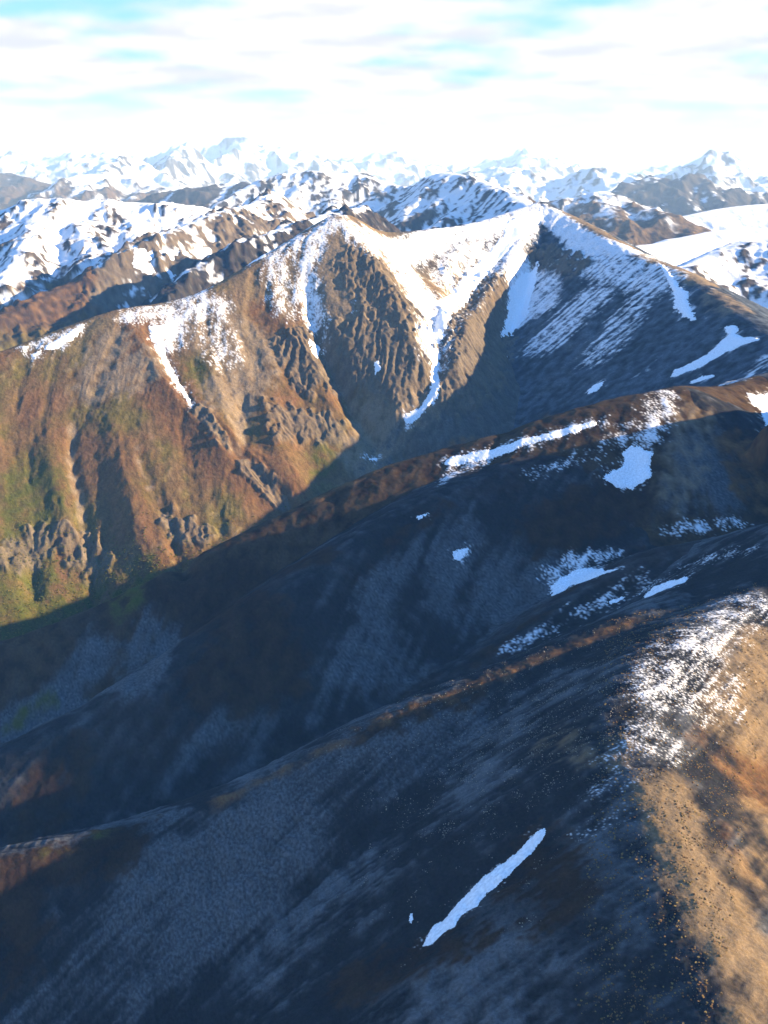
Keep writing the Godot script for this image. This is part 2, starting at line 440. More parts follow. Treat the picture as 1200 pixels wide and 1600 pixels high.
	paint("snow", 12, .42, [300,1619,323,1636,350,1647,377,1647,387,1625,378,1556,395,1532,369,1539,341,1553,329,1602,306,1566,294,1584,300,1619])
	paint("snow", 11, .42, [418,1447,437,1462,457,1452,480,1431,477,1419,459,1408,442,1400,430,1425,418,1447])
	paint("snow", 12, .42, [367,1472,382,1473,392,1468,378,1464,366,1468,367,1472])
	paint("snow", 14, .42, [498,1923,516,1916,537,1895,528,1869,523,1838,505,1831,483,1823,456,1829,430,1846,440,1860,467,1872,480,1886,482,1908,498,1923])
	paint("snow", 15, .42, [126,1980,142,1994,188,1992,255,1990,334,1988,400,1994,448,1994,438,1984,397,1975,344,1970,279,1968,213,1964,180,1970,154,1969,134,1972,126,1980])
	paint("snow", 15, .42, [826,2198,845,2201,908,2250,777,1852,762,1859,836,2130,817,2140,826,2198])
	paint("snow", 20, .42, [981,2855,1004,2822,1005,2795,990,2785,1005,2739,1026,2676,991,2695,947,2710,907,2717,867,2723,828,2736,812,2753,830,2778,869,2765,911,2762,944,2778,975,2799,981,2855])
	paint("snow", 19, .42, [844,2677,869,2667,895,2642,894,2624,862,2643,845,2658,844,2677])
	paint("snow", 21, .42, [621,2954,645,2964,671,2952,664,2931,639,2927,618,2926,621,2954])
	paint("snow", 23, .42, [955,3549,961,3443,958,3331,954,3247,970,3173,951,3136,950,3081,939,2992,921,3023,919,3081,910,3129,931,3200,938,3304,946,3416,955,3549])
	paint("snow", 26, .42, [577,3915,601,3954,584,3850,549,3755,534,3666,497,3623,466,3595,420,3549,439,3606,458,3685,470,3754,496,3823,532,3888,577,3915])
	paint("snow", 22, .42, [151,3222,176,3224,178,3166,172,3120,177,3077,169,3030,136,3003,109,2983,79,2964,64,2968,56,2985,84,2999,110,3012,137,3044,154,3071,147,3102,157,3153,142,3192,151,3222])
	paint("snow", 27, .42, [647,4223,647,4177,592,4106,505,4006,419,3879,321,3708,230,3398,191,3272,173,3255,173,3341,232,3622,311,3821,400,3954,473,4070,507,4159,647,4223])
	paint("snow", 32, .42, [-754,4908,-722,4956,-650,5021,-562,5095,-552,5085,-417,3564,-472,3550,-717,4907,-754,4908])
	paint("snow", 23, .42, [-1106,3174,-1093,3198,-1050,3235,-1018,3262,-994,3277,-994,3250,-1023,3211,-1059,3185,-1106,3174])
	paint("snow", 23, .42, [-1142,3161,-1111,3179,-1104,3167,-1133,3150,-1142,3161])
	paint("snow", 23, .42, [-777,3271,-743,3280,-719,3293,-682,3288,-688,3258,-718,3231,-716,3193,-696,3145,-662,3088,-631,3037,-594,2973,-596,2960,-631,3015,-667,3064,-700,3120,-735,3183,-763,3225,-777,3271])
	paint("snow", 23, .42, [-245,3254,-220,3259,-207,3238,-218,3204,-235,3220,-245,3254])
	paint("snow", 23, .42, [-33,3151,-17,3152,-10,3127,-25,3118,-33,3151])
	paint("snow", 22, .42, [-51,2893,-24,2905,-20,2896,-43,2883,-51,2893])
var SNOW_PATCHES := [
	["long diagonal snow strip filling the dark gully below the foreground knoll",2.2,[169.7,872.8,160.1,874.5,139.9,864.9,125.8,863.0,107.0,859.8,90.2,850.6,74.4,842.8,62.5,833.8,52.7,836.3,39.9,815.4,50.1,808.9,60.8,813.9,73.7,813.3,80.9,824.0,95.8,822.8,106.5,834.5,123.1,837.6,141.6,846.9,159.8,857.1,170.6,864.5]],
	["tiny snow sliver left of the lower end of the gully strip",1.2,[28.6,864.6,30.6,862.1,30.9,850.0,27.6,853.8]],
	["small isolated snow patch alone on the dark middle slope",1.5,[127.6,1687.6,137.4,1693.5,157.9,1698.0,151.1,1684.3,137.4,1671.9,128.0,1673.7]],
	["tiny snow fleck near the top of the dark middle slope",1.5,[63.4,1765.1,81.8,1769.8,82.9,1765.1,65.6,1758.5]],
	["wide snow patch at the foot of the middle slope with a pointed right tail",2.0,[300.5,1618.8,323.3,1636.2,350.1,1646.5,376.5,1646.6,386.7,1624.9,378.3,1556.1,395.0,1532.3,369.3,1539.4,340.6,1552.7,329.0,1601.6,305.9,1565.8,294.0,1584.0]],
	["narrow lens of snow in the trough just above the foreground ridge",1.8,[417.9,1447.0,437.4,1461.9,457.0,1451.6,480.0,1431.3,477.3,1418.9,458.8,1408.1,442.0,1399.8,430.4,1424.9]],
	["small thin snow patch left of the lens of snow in the trough",1.5,[367.1,1472.4,382.5,1472.8,391.7,1467.8,377.8,1463.7,366.3,1467.9]],
	["large five cornered snow patch in the hollow under the brown dome",2.4,[498.3,1922.9,516.2,1916.4,537.2,1894.5,528.0,1868.6,523.0,1837.9,504.5,1831.2,483.3,1823.2,456.0,1829.3,430.4,1846.0,440.3,1860.5,467.4,1871.7,480.1,1885.9,481.6,1908.1]],
	["long tapering snow strip along the left shoulder of the brown dome",2.4,[126.2,1980.1,141.6,1994.3,188.3,1991.6,254.5,1989.8,333.5,1988.3,400.1,1993.9,447.5,1994.3,437.9,1983.7,397.2,1974.6,344.4,1970.3,278.7,1967.8,212.7,1964.3,180.1,1969.8,153.5,1968.5,133.8,1971.6]],
	["rounded snow patch cut by the right edge of the photo beside the dome",2.2,[825.9,2197.8,845.3,2201.5,907.7,2250.1,776.6,1852.5,762.2,1859.2,836.2,2129.6,817.2,2139.6]],
	["hooked snow strip with a knob on top on the right hand ridge",3.0,[981.1,2855.3,1004.1,2822.1,1004.7,2795.3,989.8,2784.8,1004.5,2738.7,1025.9,2675.6,991.2,2694.7,946.5,2710.1,907.1,2716.6,867.2,2723.3,828.2,2735.8,812.0,2752.8,830.0,2777.8,869.5,2765.1,911.0,2762.1,944.1,2778.2,975.3,2799.0]],
	["thin snow sliver below the hooked strip on the right ridge",2.0,[843.5,2676.7,869.0,2666.8,894.6,2641.9,894.5,2624.4,862.5,2642.9,845.2,2657.6]],
	["small wedge of snow in the dark basin left of the dome",2.2,[621.1,2953.6,645.3,2963.5,671.2,2952.2,663.5,2931.2,638.8,2927.1,618.2,2925.9]],
	["S shaped snow band hanging over the crest right of the high peak",3.0,[954.7,3549.0,960.8,3442.6,958.3,3330.8,953.9,3247.3,970.1,3172.6,951.2,3135.7,950.4,3080.9,938.6,2992.2,920.9,3023.1,918.7,3081.0,909.8,3129.4,930.7,3200.0,937.9,3304.1,946.0,3415.7]],
	["steep snowfield in the notch below the high peak beside the dark face",3.0,[576.9,3914.7,601.1,3953.7,583.9,3849.8,548.8,3755.3,533.5,3665.6,496.6,3623.2,466.1,3595.5,419.6,3549.2,439.0,3606.2,458.2,3684.8,469.5,3754.5,495.6,3823.1,531.7,3887.5]],
	["forked snow tongue at the foot of the central snow chute",3.0,[151.0,3221.7,176.4,3223.8,178.2,3166.3,172.3,3119.8,176.7,3076.8,168.8,3029.8,135.8,3003.0,109.4,2983.0,79.3,2964.0,63.5,2967.7,55.8,2985.2,83.9,2999.2,110.1,3012.5,137.1,3044.4,154.1,3070.6,147.0,3102.1,157.0,3152.5,141.7,3192.1]],
	["blue shaded snow couloir running up to the high peak",3.0,[646.9,4222.9,646.7,4177.3,592.4,4106.5,505.4,4006.1,418.9,3878.9,320.7,3707.9,230.3,3398.4,191.3,3271.7,173.4,3254.6,172.7,3341.3,232.3,3622.3,311.0,3821.4,399.7,3953.6,472.8,4069.8,506.7,4159.4]],
	["oval blue snow patch on the left crest below the brown summit",3.0,[-753.7,4908.5,-721.5,4956.3,-649.7,5021.1,-561.8,5095.4,-551.5,5085.2,-416.8,3564.4,-472.4,3549.8,-716.8,4907.4]],
	["slanting snow patch high on the far left shoulder",2.6,[-1105.7,3173.8,-1093.1,3198.2,-1049.5,3234.8,-1017.9,3262.2,-993.6,3276.9,-993.9,3250.0,-1022.9,3210.9,-1058.7,3185.2]],
	["small snow patch at the left end of the slanting patch",2.4,[-1141.8,3161.4,-1111.1,3178.6,-1103.9,3166.6,-1132.6,3149.7]],
	["white funnel of snow draining into a thin line down the left gully",2.6,[-776.8,3270.9,-742.6,3280.5,-719.4,3293.3,-682.3,3287.9,-688.4,3257.7,-717.8,3230.8,-715.8,3192.8,-695.8,3145.1,-662.5,3087.8,-630.7,3037.2,-593.5,2973.3,-595.6,2960.0,-631.3,3014.6,-666.8,3063.6,-700.0,3120.2,-734.8,3182.9,-762.6,3225.3]],
	["small snow pocket in the central crag gully",2.4,[-245.4,3254.1,-220.3,3259.2,-206.7,3238.0,-217.8,3203.9,-235.3,3220.4]],
	["small snow pocket among dark rocks right of the crag gully",2.4,[-33.1,3151.1,-16.5,3152.0,-10.3,3127.0,-24.6,3118.0]],
	["snow fleck in the gully mouth above the valley floor",1.8,[-50.9,2892.9,-23.6,2904.9,-19.6,2895.7,-43.0,2882.7]],
]
var GLACIERS := [
	["flat white glacier basin enclosed by dark cliffs on the left",6.0,[-1542,5957,-1310,5397,-1230,5418,-1158,5427,-1037,5466,-1038,5385,-1078,5332,-1129,5277,-1179,5216,-1228,5240,-1298,5270]],
]

func paint(what: String, wide: float, strength: float, along: Array):
	paints.append([["snow", "tan", "red", "crag", "olive", "scree", "heath"].find(what), wide, strength, PackedFloat32Array(along)])

func hashed(a: float, b: float) -> float:
	turn_count += 1
	var v := sin(turn_count * 12.9898) * 43758.5453
	v -= floor(v)
	return a + (b - a) * v

func spaced(n: PackedFloat32Array, stride: int, step: float) -> PackedFloat32Array:
	"""a smooth line through the nodes, in all their numbers"""
	var count := n.size() / stride
	var out := PackedFloat32Array()
	for i in count - 1:
		var p0 := maxi(i - 1, 0) * stride
		var p1 := i * stride
		var p2 := (i + 1) * stride
		var p3 := mini(i + 2, count - 1) * stride
		var far := sqrt(pow(n[p2] - n[p1], 2) + pow(n[p2 + 1] - n[p1 + 1], 2))
		var m := maxi(1, int(ceil(far / step)))
		for j in m:
			var t := float(j) / m
			for k in stride:
				var b := n[p1 + k]
				var c := n[p2 + k]
				var a := n[p0 + k] if i > 0 else 2.0 * b - c
				var d := n[p3 + k] if i < count - 2 else 2.0 * c - b
				out.append(0.5 * (2.0 * b + (c - a) * t + (2.0 * a - 5.0 * b + 4.0 * c - d) * t * t + (3.0 * b - a - 3.0 * c + d) * t * t * t))
	for k in stride:
		out.append(n[(count - 1) * stride + k])
	return out

func reach_of(n: PackedFloat32Array, stride: int, more: float) -> Rect2:
	var r := Rect2(n[0], n[1], 0, 0)
	for i in range(0, n.size(), stride):
		r = r.expand(Vector2(n[i], n[i + 1]))
	return r.grow(more)

func near_ridge(mass_id: int, rounding: float, nodes: Array):
	var n := spaced(PackedFloat32Array(nodes), 5, 60.0)
	near_ridges.append({"mass": mass_id, "round": rounding, "line": n, "reach": reach_of(n, 5, 3600.0)})

func far_ridge(mass_id: int, rounding: float, nodes: Array, spur_least: float, spur_most: float, every: float, both: bool):
	"""a far crest and the spurs that branch off it"""
	var raw := PackedFloat32Array(nodes)
	var line := spaced(raw, 5, 150.0)
	far_ridges.append({"mass": mass_id, "round": rounding, "line": line, "reach": reach_of(line, 5, 2200.0)})
	var n := spaced(raw, 5, every)
	var s := raw[3]
	var count := n.size() / 5
	for i in count:
		var a := maxi(i - 1, 0) * 5
		var b := mini(i + 1, count - 1) * 5
		var along := Vector2(n[b] - n[a], n[b + 1] - n[a + 1]).normalized()
		for side in ([-1, 1] if both else [-1]):
			var out := Vector2(along.y, -along.x)
			if (out.y > 0) == (side < 0):
				out = -out
			out = out.rotated(hashed(-0.6, 0.6))
			var length := hashed(spur_least, spur_most)
			var fall := s * hashed(0.55, 0.72)
			var p := Vector2(n[i * 5], n[i * 5 + 1])
			var h := n[i * 5 + 2] - hashed(5.0, 35.0)
			var bend := hashed(-0.35, 0.35)
			var q := p + out * length * 0.5
			var r := q + Vector2(out.x - out.y * bend, out.y + out.x * bend) * length * 0.5
			var spur := PackedFloat32Array([p.x, p.y, h, s * 1.1, s * 1.1, q.x, q.y, h - fall * 0.5 * length, s * 1.15, s * 1.15, r.x, r.y, h - fall * 1.05 * length, s * 1.1, s * 1.1])
			spur = spaced(spur, 5, 150.0)
			far_ridges.append({"mass": mass_id, "round": 12.0, "line": spur, "reach": reach_of(spur, 5, 1400.0)})

func tent_row(line: PackedFloat32Array, rounding: float, x0: float, step: float, d: float, i0: int, i1: int, a: PackedFloat32Array):
	"""heights along a row of a ridge with its own slope on either side, laid over what is there already"""
	var last := line.size() - 5
	var block := 12
	var b := i0
	var near_bits := PackedInt32Array()
	var away := PackedFloat32Array()
	away.resize(line.size())
	while b < i1:
		var e := mini(b + block, i1)
		# which pieces of the line can be the nearest for this stretch of the row
		var xm := x0 + step * 0.5 * (b + e - 1)
		var half := step * 0.5 * (e - 1 - b)
		var least := 1e18
		var i := 0
		while i < last:
			var ex := line[i + 5] - line[i]
			var ed := line[i + 6] - line[i + 1]
			var wx := xm - line[i]
			var wd := d - line[i + 1]
			var t := clampf((wx * ex + wd * ed) / (ex * ex + ed * ed + 1e-9), 0.0, 1.0)
			wx -= t * ex
			wd -= t * ed
			var q := sqrt(wx * wx + wd * wd)
			away[i] = q
			if q < least:
				least = q
			i += 5
		least += 2.0 * half + 0.01
		near_bits.clear()
		i = 0
		while i < last:
			if away[i] <= least:
				near_bits.append(i)
			i += 5
		for c in range(b, e):
			var x := x0 + c * step
			var best := 1e18
			var h := 0.0
			var s := 0.5
			for p in near_bits:
				var ex := line[p + 5] - line[p]
				var ed := line[p + 6] - line[p + 1]
				var l2 := ex * ex + ed * ed + 1e-9
				var wx := x - line[p]
				var wd := d - line[p + 1]
				var t := clampf((wx * ex + wd * ed) / l2, 0.0, 1.0)
				var dx := wx - t * ex
				var dd := wd - t * ed
				var d2 := dx * dx + dd * dd
				if d2 < best:
					best = d2
					var w := 0.5 + 0.5 * clampf((ed * dx - ex * dd) / (sqrt(l2 * d2) + 1e-6), -1.0, 1.0)
					w = w * w * (3.0 - 2.0 * w)
					var sl := line[p + 3] + t * (line[p + 8] - line[p + 3])
					var sr := line[p + 4] + t * (line[p + 9] - line[p + 4])
					h = line[p + 2] + t * (line[p + 7] - line[p + 2])
					s = sl + (sr - sl) * w
			h -= s * (sqrt(best + rounding * rounding) - rounding)
			if h > a[c]:
				a[c] = h
		b = e

func near_row(j: int):
	var d := ND0 + j * NC
	var h := PackedFloat32Array()
	h.resize(NW)
	h.fill(700.0 + 100.0 * d / 1000.0)
	var top := []
	for g in NEAR_MASSES:
		var a := PackedFloat32Array()
		a.resize(NW)
		a.fill(-1e4)
		for rd in near_ridges:
			if rd.mass != g:
				continue
			var line: PackedFloat32Array = rd.line
			var r: float = rd.round
			tent_row(line, r, NX0, NC, d, 0, NW, a)
		top.append(a)
	for g in NEAR_MASSES:
		var a: PackedFloat32Array = top[g]
		for i in NW:
			var u := absf(a[i] - h[i])
			h[i] = maxf(a[i], h[i]) + (0.0 if u >= 12.0 else (12.0 - u) * (12.0 - u) / 48.0)
	for line: PackedFloat32Array in strokes:
		var box := reach_of(line, 4, 170.0)
		if d < box.position.y or d > box.end.y:
			continue
		for i in NW:
			var x := NX0 + i * NC
			if x < box.position.x or x > box.end.x:
				continue
			var best := 1e18
			var amp := 0.0
			var wide := 1.0
			var k := 0
			while k < line.size() - 4:
				var ex := line[k + 4] - line[k]
				var ed := line[k + 5] - line[k + 1]
				var t := clampf(((x - line[k]) * ex + (d - line[k + 1]) * ed) / (ex * ex + ed * ed + 1e-9), 0.0, 1.0)
				var d2 := pow(x - line[k] - t * ex, 2) + pow(d - line[k + 1] - t * ed, 2)
				if d2 < best:
					best = d2
					amp = line[k + 2] + t * (line[k + 6] - line[k + 2])
					wide = line[k + 3] + t * (line[k + 7] - line[k + 3])
				k += 4
			var u := sqrt(best) / wide
			if u < 3.0:
				h[i] += amp * exp(-1.2 * pow(u, 1.5)) * clampf(3.0 - u, 0.0, 1.0)
	var dg := []
	for g in NEAR_MASSES:
		var a := PackedFloat32Array()
		a.resize(NW)
		for i in NW:
			var most := 500.0
			for o in NEAR_MASSES:
				if o != g:
					most = maxf(most, top[o][i])
			a[i] = top[g][i] - most
		dg.append(a)
	var pt := []
	for t in PAINTS:
		var a := PackedFloat32Array()
		a.resize(NW)
		pt.append(a)
	for p in paints:
		var rad: float = p[1]
		var line: PackedFloat32Array = p[3]
		var box := reach_of(line, 2, rad * 1.6)
		if d < box.position.y or d > box.end.y:
			continue
		var a: PackedFloat32Array = pt[p[0]]
		for i in range(maxi(0, int((box.position.x - NX0) / NC)), mini(NW, int((box.end.x - NX0) / NC) + 2)):
			var x := NX0 + i * NC
			var best := 1e18
			var k := 0
			while k < line.size() - 2:
				var ex := line[k + 2] - line[k]
				var ed := line[k + 3] - line[k + 1]
				var t := clampf(((x - line[k]) * ex + (d - line[k + 1]) * ed) / (ex * ex + ed * ed + 1e-9), 0.0, 1.0)
				best = minf(best, pow(x - line[k] - t * ex, 2) + pow(d - line[k + 1] - t * ed, 2))
				k += 2
			a[i] = maxf(a[i], p[2] * (1.0 - smoothstep(0.4, 1.5, sqrt(best) / rad)))
		pt[p[0]] = a
	rows[j] = [h, dg, pt]

func fresh_rows(count: int):
	rows = []
	rows.resize(count)

func make_near_fields():
	fresh_rows(NH)
	for j in NH:
		near_row(j)
	for g in NEAR_MASSES:
		near_dg.append(PackedFloat32Array())
	for t in PAINTS:
		near_paint.append(PackedFloat32Array())
	for r in rows:
		near_h.append_array(r[0])
		for g in NEAR_MASSES:
			near_dg[g].append_array(r[1][g])
		for t in PAINTS:
			near_paint[t].append_array(r[2][t])
	var slopes := slopes_of(near_h, NW, NH, NC)
	near_gx = slopes[0]
	near_gd = slopes[1]

func slopes_of(h: PackedFloat32Array, w: int, hh: int, c: float) -> Array:
	var gx := PackedFloat32Array()
	var gd := PackedFloat32Array()
	gx.resize(h.size())
	gd.resize(h.size())
	for j in hh:
		var up := mini(j + 1, hh - 1) * w
		var dn := maxi(j - 1, 0) * w
		for i in w:
			gx[j * w + i] = (h[j * w + mini(i + 1, w - 1)] - h[j * w + maxi(i - 1, 0)]) / (2.0 * c)
			gd[j * w + i] = (h[up + i] - h[dn + i]) / (2.0 * c)
	return [gx, gd]

func far_base(d: float) -> float:
	if d < 3000.0:
		return 700.0 + 0.1 * d
	if d < 6000.0:
		return lerpf(1000.0, 1500.0, (d - 3000.0) / 3000.0)
	if d < 9000.0:
		return lerpf(1500.0, 1750.0, (d - 6000.0) / 3000.0)
	return lerpf(1750.0, 1700.0, (d - 9000.0) / 21000.0)

func far_row(j: int):
	var d := FD0 + j * FC
	var top := []
	for g in MASSES - NEAR_MASSES:
		var a := PackedFloat32Array()
		a.resize(FW)
		a.fill(-1e4)
		top.append(a)
	for rd in far_ridges:
		var box: Rect2 = rd.reach
		if d < box.position.y or d > box.end.y:
			continue
		var a: PackedFloat32Array = top[rd.mass - NEAR_MASSES]
		var line: PackedFloat32Array = rd.line
		var r: float = rd.round
		tent_row(line, r, FX0, FC, d, maxi(0, int((box.position.x - FX0) / FC)), mini(FW, int((box.end.x - FX0) / FC) + 1), a)
		top[rd.mass - NEAR_MASSES] = a
	var h := PackedFloat32Array()
	h.resize(FW)
	var base := far_base(d)
	h.fill(base)
	for a: PackedFloat32Array in top:
		for i in FW:
			var u := absf(a[i] - h[i])
			h[i] = maxf(a[i], h[i]) + (0.0 if u >= 12.0 else (12.0 - u) * (12.0 - u) / 48.0)
	var dg := []
	for g in top.size():
		var a: PackedFloat32Array = top[g].duplicate()
		for i in FW:
			var most := base
			for o in top.size():
				if o != g and top[o][i] > most:
					most = top[o][i]
			a[i] -= most
		dg.append(a)
	rows[j] = [h, dg]

func make_far_fields():
	fresh_rows(FH)
	for j in FH:
		far_row(j)
	for g in MASSES - NEAR_MASSES:
		far_dg.append(PackedFloat32Array())
	for r in rows:
		far_h.append_array(r[0])
		for g in MASSES - NEAR_MASSES:
			far_dg[g].append_array(r[1][g])
	var slopes := slopes_of(far_h, FW, FH, FC)
	far_gx = slopes[0]
	far_gd = slopes[1]

# ---------------------------------------------------------------- meshing one mass of ground

func across(f: PackedFloat32Array, w: int, u0: float, du: float, n: int, v: float, hh: int) -> PackedFloat32Array:
	"""n values of a field along a row, smoothly between its grid points"""
	var jv := clampi(int(floor(v)), 1, hh - 3)
	var t := clampf(v - jv, 0.0, 1.0)
	var b0 := (1.0 - t) * (1.0 - t) * (1.0 - t) / 6.0
	var b1 := (3.0 * t * t * t - 6.0 * t * t + 4.0) / 6.0
	var b2 := (-3.0 * t * t * t + 3.0 * t * t + 3.0 * t + 1.0) / 6.0
	var b3 := t * t * t / 6.0
	var i0 := clampi(int(floor(u0)) - 1, 0, w - 4)
	var i1 := clampi(int(floor(u0 + du * n)) + 3, 3, w - 1)
	var line := PackedFloat32Array()
	line.resize(i1 - i0 + 1)
	var r0 := (jv - 1) * w + i0
	for i in line.size():
		line[i] = b0 * f[r0 + i] + b1 * f[r0 + w + i] + b2 * f[r0 + 2 * w + i] + b3 * f[r0 + 3 * w + i]
	var out := PackedFloat32Array()
	out.resize(n)
	var last := line.size() - 3
	for k in n:
		var u := u0 + du * k - i0
		var i := clampi(int(u), 1, last - 0)
		if i + 2 >= line.size():
			i = line.size() - 3
		t = clampf(u - i, 0.0, 1.0)
		var s := 1.0 - t
		out[k] = (s * s * s * line[i - 1] + (3.0 * t * t * t - 6.0 * t * t + 4.0) * line[i] + (-3.0 * t * t * t + 3.0 * t * t + 3.0 * t + 1.0) * line[i + 1] + t * t * t * line[i + 2]) / 6.0
	return out

func mass(g: int, called: String, label: String, category: String, cell: float, m: Material):
	var near := g < NEAR_MASSES
	var dg: PackedFloat32Array = near_dg[g] if near else far_dg[g - NEAR_MASSES]
	var w := NW if near else FW
	var hh := NH if near else FH
	var c := NC if near else FC
	var x0 := NX0 if near else FX0
	var d0 := ND0 if near else FD0
	# where it stands
	var a := Vector2(1e9, 1e9)
	var b := Vector2(-1e9, -1e9)
	for j in hh:
		var d := d0 + j * c
		var wide := half_width(d, g)
		for i in w:
			var x := x0 + i * c
			if dg[j * w + i] > -8.0 and absf(x) < wide:
				a = a.min(Vector2(x, d))
				b = b.max(Vector2(x, d))
	if b.x < a.x:
		return
	a = a.max(Vector2(x0 + 2 * c, maxf(d0 + 2 * c, 470.0)))
	b = b.min(Vector2(x0 + (w - 4) * c, d0 + (hh - 4) * c))
	job = {"g": g, "near": near, "dg": dg, "x0": a.x, "d0": a.y, "cell": cell, "nx": int((b.x - a.x) / cell) + 1, "nd": int((b.y - a.y) / cell) + 1}
	job.snx = job.nx / 2 + 2
	job.snd = job.nd / 2 + 2
	# how noise runs down the slopes: ribs and streaks, on a grid of twice the cell
	fresh_rows(job.snd)
	for j in job.snd:
		slope_row(j)
	var ribs := PackedFloat32Array()
	var streaks := PackedFloat32Array()
	var flutes := PackedFloat32Array()
	for r in rows:
		ribs.append_array(r[0])
		streaks.append_array(r[1])
		flutes.append_array(r[2])
	job.flutes = flutes
	job.ribs = ribs
	job.streaks = streaks
	fresh_rows(job.nd)
	for j in job.nd:
		ground_row(j)
	var hs := PackedFloat32Array()
	var vs := PackedFloat32Array()
	var cols := []
	for r in rows:
		hs.append_array(r[0])
		vs.append_array(r[1])
		cols.append(r[2])
	job.h = hs
	job.valid = vs
	if near:
		built[g] = {"h": hs, "valid": vs, "x0": job.x0, "d0": job.d0, "cell": cell, "nx": job.nx, "nd": job.nd}
	# number the vertices that are used
	var index := PackedInt32Array()
	index.resize(hs.size())
	var count := 0
	for i in hs.size():
		if vs[i] > -0.5:
			index[i] = count
			count += 1
		else:
			index[i] = -1
	job.index = index
	fresh_rows(job.nd)
	for j in job.nd:
		face_row(j)
	var pos := PackedVector3Array()
	var nrm := PackedVector3Array()
	var col := PackedColorArray()
	var idx := PackedInt32Array()
	for j in rows.size():
		pos.append_array(rows[j][0])
		nrm.append_array(rows[j][1])
		idx.append_array(rows[j][2])
		col.append_array(cols[j])
	var arrays := []
	arrays.resize(Mesh.ARRAY_MAX)
	arrays[Mesh.ARRAY_VERTEX] = pos
	arrays[Mesh.ARRAY_NORMAL] = nrm
	arrays[Mesh.ARRAY_COLOR] = col
	arrays[Mesh.ARRAY_INDEX] = idx
	var me := ArrayMesh.new()
	me.add_surface_from_arrays(Mesh.PRIMITIVE_TRIANGLES, arrays)
	me.surface_set_material(0, m)
	var o := MeshInstance3D.new()
	o.name = called
	o.mesh = me
	add_child(o, true)
	o.set_meta("kind", "structure")
	o.set_meta("label", label)
	o.set_meta("category", category)

func half_width(d: float, g: int) -> float:
	var near := g < NEAR_MASSES
	return 0.3904 * (d * 0.9432 + (1100.0 if near else 500.0) * 0.3322) * (1.2 if near else 1.32) + (700.0 if g == 1 else 60.0)

func slope_row(j: int):
	var near: bool = job.near
	var c: float = NC if near else FC
	var cell: float = job.cell * 2.0
	var x0: float = job.x0
	var d: float = job.d0 + j * cell
	var n: int = job.snx
	var u0 := (x0 - (NX0 if near else FX0)) / c
	var v := (d - (ND0 if near else FD0)) / c
	var w := NW if near else FW
	var hh := NH if near else FH
	var gx := across(near_gx if near else far_gx, w, u0, cell / c, n, v, hh)
	var gd := across(near_gd if near else far_gd, w, u0, cell / c, n, v, hh)
	var dg := across(job.dg, w, u0, cell / c, n, v, hh)
	var ribs := PackedFloat32Array()
	var streaks := PackedFloat32Array()
	ribs.resize(n)
	streaks.resize(n)
	var flutes := PackedFloat32Array()
	flutes.resize(n)
	var drag := 0.62 if job.g == 0 else (0.40 if job.g == 1 else 0.0)
	# widths of ribs and streaks grow with the cell
	var rw := 34.0 * sqrt(cell / 4.0) if near else 5.0 * cell
	if near and cell > 5.5:
		rw = 11.0 * cell
	var sw := 1.5 * cell
	var reach := 20 if job.g == 4 else 10
	var gain := 4.6 if job.g == 4 else 3.4
	var fw := 3.2 * cell
	var fr := 1.0 / rw
	var fs := 1.0 / sw
	for i in n:
		if dg[i] < -12.0:
			continue
		var x := x0 + i * cell
		var l := sqrt(gx[i] * gx[i] + gd[i] * gd[i]) + 1e-5
		var px := gx[i] / l
		var pd := gd[i] / l
		# creeping ground drags the streaks of the shaded slopes aside
		if drag > 0.0:
			px = lerpf(px, 0.95, drag)
			pd = lerpf(pd, 0.22, drag)
			l = sqrt(px * px + pd * pd) + 1e-5
			px /= l
			pd /= l
		var a := 0.0
		for k in range(-6, 7):
			var q := k * rw * 0.5
			a += rib_noise.get_noise_2d((x + px * q) * fr, (d + pd * q) * fr)
		ribs[i] = a / 13.0 * 3.0
		a = 0.0
		for k in range(-reach, reach + 1):
			var q := k * sw * 0.6
			a += streak_noise.get_noise_2d((x + px * q) * fs, (d + pd * q) * fs)
		streaks[i] = a / (2.0 * reach + 1.0) * gain
		a = 0.0
		for k in range(-5, 6):
			var q := k * fw * 0.6
			a += flute_noise.get_noise_2d((x + px * q) / fw, (d + pd * q) / fw)
		flutes[i] = a / 11.0 * 2.8
	rows[j] = [ribs, streaks, flutes]

